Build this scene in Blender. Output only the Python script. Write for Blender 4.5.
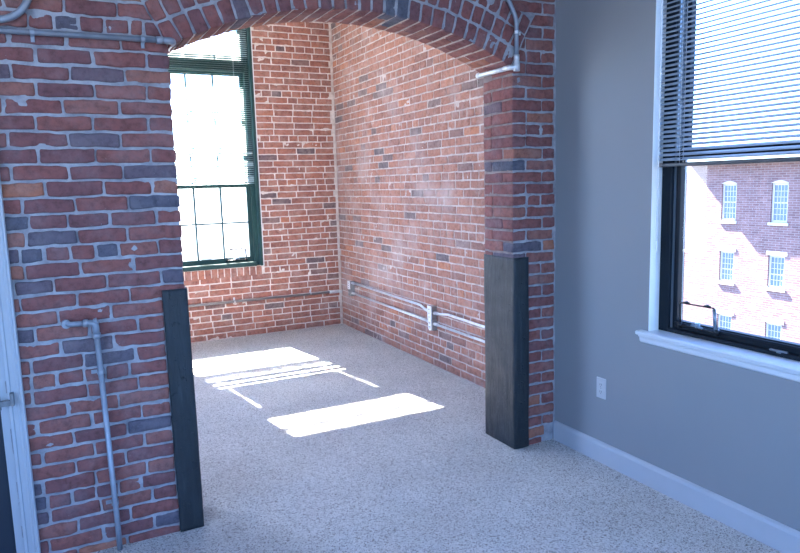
import bpy, math, random
import numpy as np
from mathutils import Vector, Matrix

# ------------------------------------------------------------------ clear
for o in list(bpy.data.objects): bpy.data.objects.remove(o)
SC = bpy.context.scene
COL = SC.collection
random.seed(7)

# ------------------------------------------------------------------ camera
H = 1.55
F_PX, YAW, PITCH, ROLL = 671.59, 0.4662, 0.1377, -0.0281
fw = Vector((math.sin(YAW)*math.cos(PITCH), math.cos(YAW)*math.cos(PITCH), -math.sin(PITCH)))
r0 = Vector((math.cos(YAW), -math.sin(YAW), 0)); u0 = r0.cross(fw)
rt = math.cos(ROLL)*r0 + math.sin(ROLL)*u0
up = -math.sin(ROLL)*r0 + math.cos(ROLL)*u0
cam_d = bpy.data.cameras.new('camera'); cam = bpy.data.objects.new('camera', cam_d); COL.objects.link(cam)
cam.matrix_world = Matrix(((rt.x, up.x, -fw.x, 0), (rt.y, up.y, -fw.y, 0), (rt.z, up.z, -fw.z, H), (0, 0, 0, 1)))
cam_d.sensor_width = 36; cam_d.lens = F_PX/800*36; cam_d.clip_start = .02; cam_d.clip_end = 6000
SC.camera = cam

# ------------------------------------------------------------------ world, sun, exposure
SUN_DIR = Vector((0.16, -1.0, -1.07)).normalized()          # the way the light travels
w = bpy.data.worlds.new('world'); SC.world = w; w.use_nodes = True
nt = w.node_tree; nt.nodes.clear()
sky = nt.nodes.new('ShaderNodeTexSky'); sky.sky_type = 'NISHITA'; sky.sun_disc = False
sky.sun_elevation = math.asin(-SUN_DIR.z); sky.sun_rotation = math.atan2(-SUN_DIR.x, -SUN_DIR.y)
sky.ozone_density = 3.0; sky.air_density = 1.0; sky.dust_density = 1.6
bg = nt.nodes.new('ShaderNodeBackground'); out = nt.nodes.new('ShaderNodeOutputWorld')
bg.inputs['Strength'].default_value = 0.62
tint = nt.nodes.new('ShaderNodeMix'); tint.data_type = 'RGBA'; tint.blend_type = 'MULTIPLY'; tint.inputs[0].default_value = 1
tint.inputs[7].default_value = (.62, .84, 1.22, 1); nt.links.new(sky.outputs[0], tint.inputs[6])
nt.links.new(tint.outputs[2], bg.inputs[0]); nt.links.new(bg.outputs[0], out.inputs[0])

sd = bpy.data.lights.new('sun', 'SUN'); sd.energy = 52; sd.angle = math.radians(.53); sd.color = (1, .95, .87)
so = bpy.data.objects.new('sun', sd); COL.objects.link(so)
so.rotation_euler = SUN_DIR.to_track_quat('-Z', 'Y').to_euler(); so.location = (0, 12, 14)

def portal(name, loc, normal, sx, sy):
    d = bpy.data.lights.new(name, 'AREA'); d.shape = 'RECTANGLE'; d.size = sx; d.size_y = sy
    d.cycles.is_portal = True
    o = bpy.data.objects.new(name, d); COL.objects.link(o); o.location = loc
    o.rotation_euler = Vector(normal).to_track_quat('-Z', 'Z' if abs(normal[2]) < .5 else 'Y').to_euler()
portal('daylight_near_window', (2.72, 1.645, 1.82), (-1, 0, 0), 2.06, 1.39)
portal('daylight_rear_window', (2.72, -1.0, 1.82), (-1, 0, 0), 2.06, 1.39)
portal('daylight_rear_window', (2.72, -3.2, 1.82), (-1, 0, 0), 2.06, 1.39)
portal('daylight_alcove_window', (1.2, 7.16, 2.1), (0, -1, 0), 2.8, 1.4)

def fill_light(name, loc, normal, sx, sy, watts, col):  # area lamps added out of view to brighten the rooms
    d = bpy.data.lights.new(name, 'AREA'); d.shape = 'RECTANGLE'; d.size = sx; d.size_y = sy; d.energy = watts; d.color = col
    o = bpy.data.objects.new(name, d); COL.objects.link(o); o.location = loc
    o.rotation_euler = Vector(normal).to_track_quat('-Z', 'Z').to_euler()
FILL_COL = (.29, .54, 1.0)
fill_light('rear_fill_light', (-.9, -4.12, 1.82), (0, 1, 0), 1.39, 2.06, 15, FILL_COL)
fill_light('rear_fill_light', (1.1, -4.12, 1.82), (0, 1, 0), 1.39, 2.06, 15, FILL_COL)
fill_light('left_fill_light', (-2.5, -1.0, 1.82), (1, 0, 0), 2.06, 1.39, 26, FILL_COL)
fill_light('left_fill_light', (-2.5, 1.2, 1.82), (1, 0, 0), 2.06, 1.39, 7, FILL_COL)
fill_light('alcove_fill_light', (-.42, 5.2, 2.04), (1, 0, 0), 2.5, 1.38, 17, (.66, .82, 1.0))  # added lamp that brightens the alcove from its hidden side

SC.view_settings.view_transform = 'Standard'; SC.view_settings.look = 'None'
SC.view_settings.gamma = 1; SC.view_settings.use_curve_mapping = False
SC.view_settings.exposure = 1.25

# ------------------------------------------------------------------ measured place (metres)
YF, TH = 3.052, 0.284            # arch wall face, thickness
YB = 6.93                        # alcove back wall
XG, XR = 2.551, 2.749            # grey wall, alcove right wall
XL_, XR_ = 0.474, 2.246          # arch jambs
AX, SPR, CROWN = 1.36, 2.15, 2.371
RI = ((.886**2)+(CROWN-SPR)**2)/(2*(CROWN-SPR)); AZ = CROWN-RI
RO = RI+.30
ANG = math.asin(.886/RI)
CEIL = 3.3; ACEIL = 3.9

# ------------------------------------------------------------------ helpers
def link(o): COL.objects.link(o); return o
def tagit(o, label=None, cat=None, group=None, kind=None):
    if label: o['label'] = label
    if cat: o['category'] = cat
    if group: o['group'] = group
    if kind: o['kind'] = kind
    return o
def empty(name, loc=(0, 0, 0), label=None, cat=None, group=None, kind=None):
    o = bpy.data.objects.new(name, None); o.empty_display_size = .05; o.location = loc; link(o)
    return tagit(o, label, cat, group, kind)

class MB:
    def __init__(s): s.v = []; s.f = []; s.m = []; s.s = []
    def face(s, idx, m=0, sm=False): s.f.append(idx); s.m.append(m); s.s.append(sm)
    def box(s, x0, x1, y0, y1, z0, z1, m=0, bev=0.0, M=None):
        if x0 > x1: x0, x1 = x1, x0
        if y0 > y1: y0, y1 = y1, y0
        if z0 > z1: z0, z1 = z1, z0
        b = min(bev, (x1-x0)*.45, (y1-y0)*.45, (z1-z0)*.45)
        base = len(s.v)
        if b <= 0:
            P = [(x, y, z) for x in (x0, x1) for y in (y0, y1) for z in (z0, z1)]
            F = [(0, 1, 3, 2), (4, 6, 7, 5), (0, 4, 5, 1), (2, 3, 7, 6), (0, 2, 6, 4), (1, 5, 7, 3)]
        else:
            P = []; idx = {}
            lo = (x0, y0, z0); hi = (x1, y1, z1)
            for c in range(8):
                sg = [(c >> k) & 1 for k in range(3)]
                for ax in range(3):
                    p = []
                    for k in range(3):
                        e = hi[k] if sg[k] else lo[k]
                        if k != ax: e += -b if sg[k] else b
                        p.append(e)
                    idx[(c, ax)] = len(P); P.append(tuple(p))
            F = []
            for ax in range(3):
                a, d = [k for k in range(3) if k != ax]
                for sgn in (0, 1):
                    cs = [(sgn << ax) | (i << a) | (j << d) for i, j in ((0, 0), (1, 0), (1, 1), (0, 1))]
                    F.append(tuple(idx[(c, ax)] for c in cs))
            for ax in range(3):                     # edges along ax
                a, d = [k for k in range(3) if k != ax]
                for i in (0, 1):
                    for j in (0, 1):
                        c0 = (i << a) | (j << d); c1 = c0 | (1 << ax)
                        F.append((idx[(c0, a)], idx[(c1, a)], idx[(c1, d)], idx[(c0, d)]))
            for c in range(8): F.append((idx[(c, 0)], idx[(c, 1)], idx[(c, 2)]))
        cen = Vector(((x0+x1)/2, (y0+y1)/2, (z0+z1)/2))
        for f in F:
            a, bb, c = [Vector(P[i]) for i in f[:3]]
            n = (bb-a).cross(c-a); fc = sum((Vector(P[i]) for i in f), Vector())/len(f)
            if n.dot(fc-cen) < 0: f = tuple(reversed(f))
            s.face(tuple(base+i for i in f), m)
        s.v += [tuple(M @ Vector(p)) if M else p for p in P]
        return s
    def tube(s, pts, r, seg=12, m=0, closed=False, caps=True):
        pts = [Vector(p) for p in pts]; n = len(pts); base = len(s.v)
        T = []
        for i in range(n):
            a = pts[i-1] if (i > 0 or closed) else pts[i]; b = pts[(i+1) % n] if (i < n-1 or closed) else pts[i]
            T.append((b-a).normalized())
        t = T[0]; nrm = t.orthogonal().normalized()
        rr = r if hasattr(r, '__len__') else [r]*n
        for i in range(n):
            q = t.rotation_difference(T[i]); nrm = (q @ nrm).normalized(); t = T[i]
            bi = t.cross(nrm)
            for k in range(seg):
                a = 2*math.pi*k/seg
                s.v.append(tuple(pts[i] + rr[i]*(math.cos(a)*nrm + math.sin(a)*bi)))
        for i in range(n if closed else n-1):
            j = (i+1) % n
            for k in range(seg):
                l = (k+1) % seg
                s.face((base+i*seg+k, base+i*seg+l, base+j*seg+l, base+j*seg+k), m, True)
        if caps and not closed:
            s.face(tuple(base+k for k in reversed(range(seg))), m)
            s.face(tuple(base+(n-1)*seg+k for k in range(seg)), m)
        return s
    def poly(s, pts, m=0):
        b = len(s.v); s.v += [tuple(p) for p in pts]; s.face(tuple(range(b, b+len(pts))), m); return s
    def prism(s, pts, d, m=0):               # flat outline swept by vector d
        b = len(s.v); n = len(pts); d = Vector(d)
        s.v += [tuple(p) for p in pts] + [tuple(Vector(p)+d) for p in pts]
        s.face(tuple(reversed(range(b, b+n))), m); s.face(tuple(range(b+n, b+2*n)), m)
        for i in range(n):
            j = (i+1) % n; s.face((b+i, b+j, b+n+j, b+n+i), m)
        return s
    def build(s, name, mats, parent=None):
        me = bpy.data.meshes.new(name); me.from_pydata(s.v, [], s.f)
        me.polygons.foreach_set('material_index', s.m); me.polygons.foreach_set('use_smooth', s.s)
        for m in (mats if isinstance(mats, (list, tuple)) else [mats]): me.materials.append(m)
        me.update()
        o = bpy.data.objects.new(name, me); link(o)
        if parent is not None:
            o.parent = parent
            o.matrix_parent_inverse = Matrix.Translation(-parent.location)
        return o

def fillet(pts, rad, n=7):
    pts = [Vector(p) for p in pts]; outp = [pts[0]]
    for i in range(1, len(pts)-1):
        a, b, c = pts[i-1], pts[i], pts[i+1]
        u = (a-b).normalized(); v = (c-b).normalized(); ang = u.angle(v)
        if ang > 3.12: outp.append(b); continue
        d = min(rad/math.tan(ang/2), (a-b).length*.49, (c-b).length*.49); rr = d*math.tan(ang/2)
        cen = b + (u+v).normalized()*(rr/math.sin(ang/2))
        p0 = b+u*d; p1 = b+v*d; e0 = (p0-cen).normalized(); e1 = (p1-cen).normalized(); tot = e0.angle(e1)
        ax = e0.cross(e1).normalized()
        for k in range(n+1):
            outp.append(cen + Matrix.Rotation(tot*k/n, 3, ax) @ e0 * rr)
    outp.append(pts[-1]); return outp

# ------------------------------------------------------------------ materials
def newmat(name):
    m = bpy.data.materials.new(name); m.use_nodes = True; n = m.node_tree
    return m, n, n.nodes['Principled BSDF']
def N(n, t, **kw):
    x = n.nodes.new(t)
    for k, v in kw.items():
        if k in x.inputs: x.inputs[k].default_value = v
        else: setattr(x, k, v)
    return x
def ramp(n, stops, fac=None):
    r = n.nodes.new('ShaderNodeValToRGB'); e = r.color_ramp.elements
    while len(e) > 1: e.remove(e[-1])
    e[0].position = stops[0][0]; e[0].color = tuple(stops[0][1])+(1,)
    for p, c in stops[1:]:
        x = e.new(p); x.color = tuple(c)+(1,)
    if fac is not None: n.links.new(fac, r.inputs[0])
    return r
def coords(n): return n.nodes.new('ShaderNodeTexCoord').outputs['Object']
def noise(n, vec, scale, detail=4, rough=.55):
    x = N(n, 'ShaderNodeTexNoise', Scale=scale, Detail=detail, Roughness=rough)
    n.links.new(vec, x.inputs['Vector']); return x.outputs['Fac']
def bump(n, b, hgt, strength=.3, dist=.01, prev=None):
    x = N(n, 'ShaderNodeBump', Strength=strength, Distance=dist); n.links.new(hgt, x.inputs['Height'])
    if prev is not None: n.links.new(prev, x.inputs['Normal'])
    n.links.new(x.outputs[0], b.inputs['Normal']); return x.outputs[0]
def mixc(n, fac, a, b, mode='MIX'):
    x = n.nodes.new('ShaderNodeMix'); x.data_type = 'RGBA'; x.blend_type = mode
    for s, v in ((0, fac), (6, a), (7, b)):
        if hasattr(v, 'is_linked'): n.links.new(v, x.inputs[s])
        elif s == 0: x.inputs[0].default_value = v
        else: x.inputs[s].default_value = tuple(v)+(1,)
    return x.outputs[2]

def simple(name, col, rough=.5, metal=0, bscale=0, bstr=.1, bdist=.002, var=.0, vscale=6, spec=None):
    m, n, b = newmat(name); v = coords(n)
    b.inputs['Roughness'].default_value = rough; b.inputs['Metallic'].default_value = metal
    if spec is not None: b.inputs['Specular IOR Level'].default_value = spec
    c1 = tuple(max(0, x*(1-var)) for x in col); c2 = tuple(min(1, x*(1+var)) for x in col)
    r = ramp(n, [(.3, c1), (.7, c2)], noise(n, v, vscale, 5)); n.links.new(r.outputs[0], b.inputs['Base Color'])
    if bscale: bump(n, b, noise(n, v, bscale, 4), bstr, bdist)
    return m

def brick_mat(name, palette, smear, smear_amt, blot=0.0):
    m, n, b = newmat(name); v = coords(n)
    at = N(n, 'ShaderNodeAttribute', attribute_name='tint')
    r = ramp(n, palette, at.outputs['Fac']); r.color_ramp.interpolation = 'LINEAR'
    f = noise(n, v, 34, 7, .7)
    dk = ramp(n, [(.28, (.52, .50, .50)), (.5, (.95, .95, .95)), (.72, (1.18, 1.12, 1.08))], f)
    c = mixc(n, 1.0, r.outputs[0], dk.outputs[0], 'MULTIPLY')
    # mortar haze and old whitewash on the brick skins
    f2 = noise(n, v, 6.5, 6, .68); rs = ramp(n, [(.47, (0, 0, 0)), (.74, (smear_amt,)*3)], f2)
    c = mixc(n, rs.outputs[0], c, smear)
    f3 = noise(n, v, 120, 3, .6); rp = ramp(n, [(.69, (0, 0, 0)), (.76, (.55,)*3)], f3)
    c = mixc(n, rp.outputs[0], c, smear)
    if blot:
        f5 = noise(n, v, 1.6, 5, .6); rb = ramp(n, [(.52, (0, 0, 0)), (.68, (blot,)*3)], f5)
        c = mixc(n, rb.outputs[0], c, (.52, .46, .45))
    n.links.new(c, b.inputs['Base Color']); b.inputs['Roughness'].default_value = .85
    b.inputs['Specular IOR Level'].default_value = .25
    p1 = bump(n, b, f, .5, .004); f4 = noise(n, v, 190, 3, .7); bump(n, b, f4, .35, .0015, p1)
    return m
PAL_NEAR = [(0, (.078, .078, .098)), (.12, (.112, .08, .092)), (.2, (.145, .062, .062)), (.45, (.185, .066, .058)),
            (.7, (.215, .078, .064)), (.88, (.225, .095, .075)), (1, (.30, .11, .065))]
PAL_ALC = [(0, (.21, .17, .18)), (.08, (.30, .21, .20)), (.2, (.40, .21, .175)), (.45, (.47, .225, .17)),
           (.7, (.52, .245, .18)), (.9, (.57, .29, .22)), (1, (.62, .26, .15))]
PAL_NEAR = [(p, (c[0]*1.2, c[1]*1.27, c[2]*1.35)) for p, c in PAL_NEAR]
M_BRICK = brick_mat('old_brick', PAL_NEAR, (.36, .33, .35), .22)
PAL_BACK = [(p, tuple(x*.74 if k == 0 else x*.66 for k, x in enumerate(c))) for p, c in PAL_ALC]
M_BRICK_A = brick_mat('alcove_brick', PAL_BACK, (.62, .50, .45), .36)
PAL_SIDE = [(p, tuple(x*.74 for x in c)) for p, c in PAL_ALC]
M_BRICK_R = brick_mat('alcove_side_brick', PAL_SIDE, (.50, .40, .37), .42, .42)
def mortar_mat(name, c1, c2):
    m, n, b = newmat(name); v = coords(n)
    r = ramp(n, [(.3, c1), (.62, c2)], noise(n, v, 14, 6, .65)); n.links.new(r.outputs[0], b.inputs['Base Color'])
    b.inputs['Roughness'].default_value = .95; b.inputs['Specular IOR Level'].default_value = .1
    bump(n, b, noise(n, v, 130, 4, .7), .5, .003); return m
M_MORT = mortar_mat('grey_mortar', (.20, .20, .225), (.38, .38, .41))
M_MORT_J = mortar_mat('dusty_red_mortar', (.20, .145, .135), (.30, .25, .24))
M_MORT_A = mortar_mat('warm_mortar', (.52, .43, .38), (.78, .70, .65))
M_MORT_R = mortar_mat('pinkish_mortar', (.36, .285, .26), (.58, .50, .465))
M_WALL = simple('grey_paint', (.225, .240, .262), .62, bscale=240, bstr=.12, bdist=.001, var=.02, vscale=2)
M_WHITE = simple('white_plaster', (.74, .74, .73), .8, bscale=120, bstr=.05, var=.02)
M_TRIM = simple('white_trim_paint', (.39, .42, .465), .38, bscale=60, bstr=.04, var=.03)
M_SILL = simple('bright_sill_paint', (.62, .66, .70), .34, bscale=60, bstr=.04, var=.03)
M_RETURN = simple('window_return_paint', (.84, .86, .86), .6, bscale=160, bstr=.06, var=.02)
M_GREEN = simple('dark_green_frame', (.012, .048, .046), .42, bscale=90, bstr=.03, var=.1)
M_NAVY = simple('dark_blue_black_frame', (.005, .010, .016), .5, spec=.2, bscale=90, bstr=.03, var=.1)
M_ALU = simple('grey_aluminium_track', (.22, .27, .32), .4, .6, var=.06)
M_STEEL = simple('galvanised_conduit', (.72, .74, .76), .28, .45, bscale=70, bstr=.08, bdist=.001, var=.14, vscale=30)
M_PAINTPIPE = simple('grey_painted_pipe', (.27, .30, .35), .42, .35, bscale=70, bstr=.08, bdist=.001, var=.12, vscale=24)
M_BOX = simple('steel_box', (.36, .36, .36), .45, .7, var=.12, vscale=40)
M_PLATE = simple('white_plastic', (.80, .80, .80), .35, var=.02)
M_DARKSLOT = simple('dark_slot', (.02, .02, .025), .6)
M_BLACK = simple('black_metal', (.012, .012, .014), .4, .3)
M_SLAT = simple('white_blind_slat', (.60, .63, .66), .42, var=.02)
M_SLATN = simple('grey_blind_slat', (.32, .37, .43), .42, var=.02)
M_SLATG = simple('green_grey_slat', (.42, .50, .50), .45, var=.02)
M_OUT = simple('pale_outlet_plastic', (.46, .47, .49), .35, var=.02)
M_WANDP = simple('clear_wand', (.7, .74, .78), .3)
M_SLATD = simple('dark_blind_rail', (.05, .055, .065), .4, var=.05)
M_CORD = simple('pale_cord', (.75, .78, .8), .7)
M_DOOR = simple('dark_door_paint', (.010, .018, .034), .5, bscale=60, bstr=.05, var=.1)
M_HW = simple('worn_grey_hardware', (.22, .23, .25), .45, .7, var=.15, vscale=60)

def charcoal():
    m, n, b = newmat('charcoal_painted_timber'); v = coords(n)
    mp = N(n, 'ShaderNodeMapping'); mp.inputs['Scale'].default_value = (9, 9, 1.1); n.links.new(v, mp.inputs['Vector'])
    g = noise(n, mp.outputs[0], 3.2, 8, .7)
    c = ramp(n, [(.25, (.008, .012, .016)), (.6, (.019, .027, .034)), (.85, (.055, .07, .08))], g)
    n.links.new(c.outputs[0], b.inputs['Base Color'])
    rr = ramp(n, [(.3, (.42,)*3), (.7, (.65,)*3)], noise(n, v, 9, 5)); n.links.new(rr.outputs[0], b.inputs['Roughness'])
    p = bump(n, b, g, .9, .012)
    sp = noise(n, v, 42, 3, .5); r2 = ramp(n, [(.30, (0,)*3), (.36, (1,)*3)], sp); bump(n, b, r2.outputs[0], .9, .006, p)
    return m
M_CHAR = charcoal()

def carpet():
    m, n, b = newmat('berber_carpet'); v = coords(n)
    vo = N(n, 'ShaderNodeTexVoronoi', Scale=185.0, Randomness=1.0); n.links.new(v, vo.inputs['Vector'])
    sep = N(n, 'ShaderNodeSeparateColor'); n.links.new(vo.outputs['Color'], sep.inputs[0])
    c = ramp(n, [(0, (.27, .245, .23)), (.12, (.39, .365, .345)), (.30, (.58, .56, .54)), (.6, (.67, .65, .63)), (1, (.76, .74, .72))], sep.outputs[0])
    big = ramp(n, [(.3, (.90,)*3), (.7, (1.06,)*3)], noise(n, v, 2.2, 4))
    cc = mixc(n, 1.0, c.outputs[0], big.outputs[0], 'MULTIPLY'); n.links.new(cc, b.inputs['Base Color'])
    b.inputs['Roughness'].default_value = 1; b.inputs['Specular IOR Level'].default_value = .05
    inv = N(n, 'ShaderNodeMath', operation='SUBTRACT'); inv.inputs[0].default_value = 1; n.links.new(vo.outputs['Distance'], inv.inputs[1])
    p = bump(n, b, inv.outputs[0], .9, .008); bump(n, b, noise(n, v, 38, 4, .7), .7, .012, p)
    return m
M_CARPET = carpet()

def glass(name='window_glass', tint=(1, 1, 1)):
    m, n, b = newmat(name); n.nodes.remove(b)
    t = n.nodes.new('ShaderNodeBsdfTransparent'); t.inputs[0].default_value = tuple(tint)+(1,)
    g = N(n, 'ShaderNodeBsdfGlossy', Roughness=.02); lw = N(n, 'ShaderNodeLayerWeight', Blend=.5)
    pw = N(n, 'ShaderNodeMath', operation='POWER'); pw.inputs[1].default_value = 5; n.links.new(lw.outputs['Facing'], pw.inputs[0])
    fr = N(n, 'ShaderNodeMath', operation='MULTIPLY_ADD'); fr.inputs[1].default_value = .8; fr.inputs[2].default_value = .035; n.links.new(pw.outputs[0], fr.inputs[0])
    mx = n.nodes.new('ShaderNodeMixShader'); o = n.nodes['Material Output']
    n.links.new(fr.outputs[0], mx.inputs[0]); n.links.new(t.outputs[0], mx.inputs[1]); n.links.new(g.outputs[0], mx.inputs[2])
    n.links.new(mx.outputs[0], o.inputs[0]); return m
M_GLASS = glass()

# ------------------------------------------------------------------ brick engine
RB = .007
def wnoise(P, f, seed):
    r = np.random.RandomState(seed); o = np.zeros(len(P))
    for k in range(6):
        d = r.normal(size=3); d /= np.linalg.norm(d); o += np.sin(P @ d*f*(.6+.25*k)+r.uniform(0, 6.28)) / (1+.35*k)
    return o/2.4
_par = ([0, 1, 2, 3, 4, 5, 6, 7, 8], [0, 1, 2, 3, 4], [0, 1, 2])
_tv = {}; _tl = []; _tf = []
def _vid(a, b, c):
    k = (a, b, c)
    if k not in _tv: _tv[k] = len(_tl); _tl.append(k)
    return _tv[k]
for i in range(8):
    for j in range(4): _tf.append((_vid(i, j, 0), _vid(i+1, j, 0), _vid(i+1, j+1, 0), _vid(i, j+1, 0)))
for i in range(8):
    for k in range(2):
        _tf.append((_vid(i, 0, k+1), _vid(i+1, 0, k+1), _vid(i+1, 0, k), _vid(i, 0, k)))
        _tf.append((_vid(i, 4, k), _vid(i+1, 4, k), _vid(i+1, 4, k+1), _vid(i, 4, k+1)))
for j in range(4):
    for k in range(2):
        _tf.append((_vid(0, j, k), _vid(0, j+1, k), _vid(0, j+1, k+1), _vid(0, j, k+1)))
        _tf.append((_vid(8, j, k+1), _vid(8, j+1, k+1), _vid(8, j+1, k), _vid(8, j, k)))
_tl = np.array(_tl); _tf = np.array(_tf)

class Bricks:
    """rounded, slightly irregular bricks collected into one wall mesh"""
    def __init__(s): s.V = []; s.F = []; s.T = []; s.n = 0
    def add(s, O, U, V, Nn, u0, u1, v0, v1, depth, tint, warp=None, jit=.0032, r=None, proud=0.0):
        L = u1-u0; Hh = v1-v0; r = min(RB if r is None else r, L*.3, Hh*.3)
        us = np.array([0, r*1.0] + [r+(L-2*r)*t for t in (.2, .4, .6, .8)] + [L-r, L-r*.45, L]); us[7] = L-r*.35
        us = np.array([0, r] + [r+(L-2*r)*t for t in (1/6, 2/6, 3/6, 4/6, 5/6)] + [L-r, L])
        vs = np.array([0, r, Hh/2, Hh-r, Hh]); ws = np.array([0, r, depth])
        p = np.stack([us[_tl[:, 0]], vs[_tl[:, 1]], ws[_tl[:, 2]]], 1)
        q = np.stack([np.clip(p[:, 0], r, L-r), np.clip(p[:, 1], r, Hh-r), np.clip(p[:, 2], r, None)], 1)
        d = p-q; ln = np.linalg.norm(d, axis=1); k = ln > r; p[k] = q[k]+d[k]/ln[k][:, None]*r
        p[:, 0] += u0; p[:, 1] += v0; p[:, 2] -= proud
        if warp: p[:, 0], p[:, 1] = warp(p[:, 0], p[:, 1])
        W = np.array(O)+p[:, :1]*np.array(U)+p[:, 1:2]*np.array(V)-p[:, 2:3]*np.array(Nn)
        wob = np.stack([wnoise(W, 70, 11), wnoise(W, 70, 12), wnoise(W, 70, 13)], 1)*jit
        wob += np.stack([wnoise(W, 260, 21), wnoise(W, 260, 22), wnoise(W, 260, 23)], 1)*jit*.45
        W = W+wob
        s.V.append(W); s.F.append(_tf+s.n); s.T.append(np.full(len(_tf), tint)); s.n += len(W)
def mortar_grid(O, U, V, Nn, u0, u1, v0, v1, cell, keep=None, snap=None, amp=.0034, back=.0062):
    nu = max(1, int((u1-u0)/cell)); nv = max(1, int((v1-v0)/cell))
    uu, vv = np.meshgrid(np.linspace(u0, u1, nu+1), np.linspace(v0, v1, nv+1)); u = uu.ravel(); v = vv.ravel()
    if snap: u, v = snap(u, v)
    P = np.array(O)+u[:, None]*np.array(U)+v[:, None]*np.array(V)
    P = P+np.array(Nn)*(-back+amp*(wnoise(P, 55, 5)+.8*wnoise(P, 170, 6)))[:, None]
    F = []
    ins = keep(uu.ravel(), vv.ravel()) if keep else np.ones(len(u), bool)
    for j in range(nv):
        for i in range(nu):
            a = j*(nu+1)+i; q = (a, a+1, a+nu+2, a+nu+1)
            if any(ins[k] for k in q): F.append(q)
    return P, np.array(F)
def build_brick_wall(name, B, mortars, extra, mats, parent=None, jamb=()):
    """mortars: list of (P,F); extra: MB with core slabs (material index 1)"""
    V = list(B.V); F = list(B.F); n = B.n; mi = [0]*sum(len(f) for f in B.F); T = list(B.T)
    for q_, (P, f) in enumerate(mortars):
        V.append(P); F.append(f+n); n += len(P); mi += [2 if q_ in jamb else 1]*len(f); T.append(np.zeros(len(f)))
    me_v = np.concatenate(V).tolist(); me_f = [tuple(x) for x in np.concatenate(F).tolist()]
    sm = [True]*len(me_f); T = list(np.concatenate(T))
    if extra:
        me_f += [tuple(i+n for i in f) for f in extra.f]; me_v += extra.v
        mi += [m+1 for m in extra.m]; sm += extra.s; T += [0]*len(extra.f)
    me = bpy.data.meshes.new(name); me.from_pydata(me_v, [], me_f)
    me.polygons.foreach_set('material_index', mi); me.polygons.foreach_set('use_smooth', sm)
    at = me.attributes.new('tint', 'FLOAT', 'FACE'); at.data.foreach_set('value', [float(x) for x in T])
    for m in mats: me.materials.append(m)
    me.update(); o = bpy.data.objects.new(name, me); link(o)
    if parent: o.parent = parent
    return o
RNG = random.Random(3)
def tnt():
    x = RNG.random()
    if x < .07: return RNG.uniform(0, .14)
    if x < .93: return RNG.uniform(.2, .82)
    return RNG.uniform(.82, 1)
CH = .065; Z0 = 2.28+.0325          # top of row 0
def row_top(i): return Z0-CH*i

# ================================================================== SETTING
# floor
fl = MB(); fl.poly([(-3.2, -4.2, 0), (3.0, -4.2, 0), (3.0, 7.3, 0), (-3.2, 7.3, 0)])
tagit(fl.build('floor', M_CARPET), kind='structure')
# ground outside far below
g = MB(); g.poly([(-1500, -1500, -12), (1500, -1500, -12), (1500, 1500, -12), (-1500, 1500, -12)])
M_GROUND = simple('pale_ground', (.06, .06, .06), .9, var=.15, vscale=.05)
tagit(g.build('ground', M_GROUND), kind='structure')

# ---- arch wall -------------------------------------------------------------
B = Bricks()
OF, UX, VZ, NF = (0, YF, 0), (1, 0, 0), (0, 0, 1), (0, -1, 0)
JO = [[0.087, 0.286], [-0.04, 0.048, 0.141, 0.232, 0.326, 0.384], [-0.116, 0.088, 0.289], [-0.028, 0.177, 0.387], [-0.114, 0.091, 0.29], [-0.037, 0.173, 0.377], [-0.154, 0.055, 0.263], [-0.049, 0.158, 0.373], [-0.148, 0.059, 0.258], [-0.049, 0.158, 0.371], [-0.15, 0.053, 0.259], [-0.036, 0.177, 0.369], [-0.128, 0.065, 0.271], [-0.107, 0.032, 0.19, 0.376], [-0.125, 0.065, 0.256], [-0.152, -0.066, 0.032, 0.126, 0.216, 0.374], [-0.139, 0.063, 0.267], [-0.183, -0.041, 0.161, 0.376], [-0.165, 0.038, 0.241], [-0.038, 0.165], [-0.127, 0.076, 0.268], [-0.039, 0.163], [-0.153, 0.046, 0.247], [-0.156, -0.061, 0.041, 0.118, 0.217], [-0.16, 0.047, 0.245], [-0.037, 0.165], [-0.152, 0.051, 0.251], [-0.023, 0.185], [-0.147, 0.05, 0.254], [-0.027, 0.171], [-0.157, 0.049, 0.253], [-0.144, -0.051, 0.044, 0.128, 0.226], [-0.14, 0.059, 0.267], [-0.039, 0.171], [-0.154, 0.056, 0.265], [-.05, .15]]
# colours read off the photographed bricks: (row, brick counted from the jamb) -> tint
OV = {(1, 4): .05, (1, 5): .4, (3, 2): .25, (3, 1): .6, (4, 1): .14, (5, 3): .85, (5, 2): .2, (5, 1): .7, (6, 2): .45, (6, 1): .8, (6, 0): .6,
      (7, 2): .6, (7, 1): .5, (8, 1): .12, (8, 2): .3, (9, 2): .25, (9, 1): .65, (10, 0): .12, (10, 1): .3, (11, 3): 1.0, (11, 2): .28, (11, 1): .45,
      (12, 1): .5, (13, 4): .02, (13, 3): .25, (14, 2): .08, (14, 3): .9, (14, 1): .4, (15, 2): .03, (15, 5): .03, (15, 6): .1, (15, 4): .35, (15, 3): .45, (16, 2): .3,
      (17, 2): .4, (17, 3): .12, (18, 0): .6, (18, 1): .5, (21, 1): .12, (23, 3): .5, (27, 0): .06, (31, 5): .03, (31, 2): .2, (34, 0): .05, (0, 2): .75, (0, 1): .3, (0, 0): .6, (2, 1): .6, (2, 0): .55}
BRD = 1.118                                     # top of the charcoal boards
def xsk(z): return XL_-math.tan(ANG)*(z-SPR)
def xskr(z): return XR_+math.tan(ANG)*(z-SPR)
def warpL(u, v):
    lim = np.where(v > SPR, XL_-math.tan(ANG)*(v-SPR)-.004, XL_); return np.minimum(u, lim), v
def warpR(u, v):
    lim = np.where(v > SPR, XR_+math.tan(ANG)*(v-SPR)+.004, XR_); return np.maximum(u, lim), v
DOORX0, DOORX1, DOORZ = -1.16, -.246, 2.06
J = .0052
def radial(u, v):
    r = np.hypot(u-AX, v-AZ); k = np.maximum(1, (RO+.008)/r); return AX+(u-AX)*k, v
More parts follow.
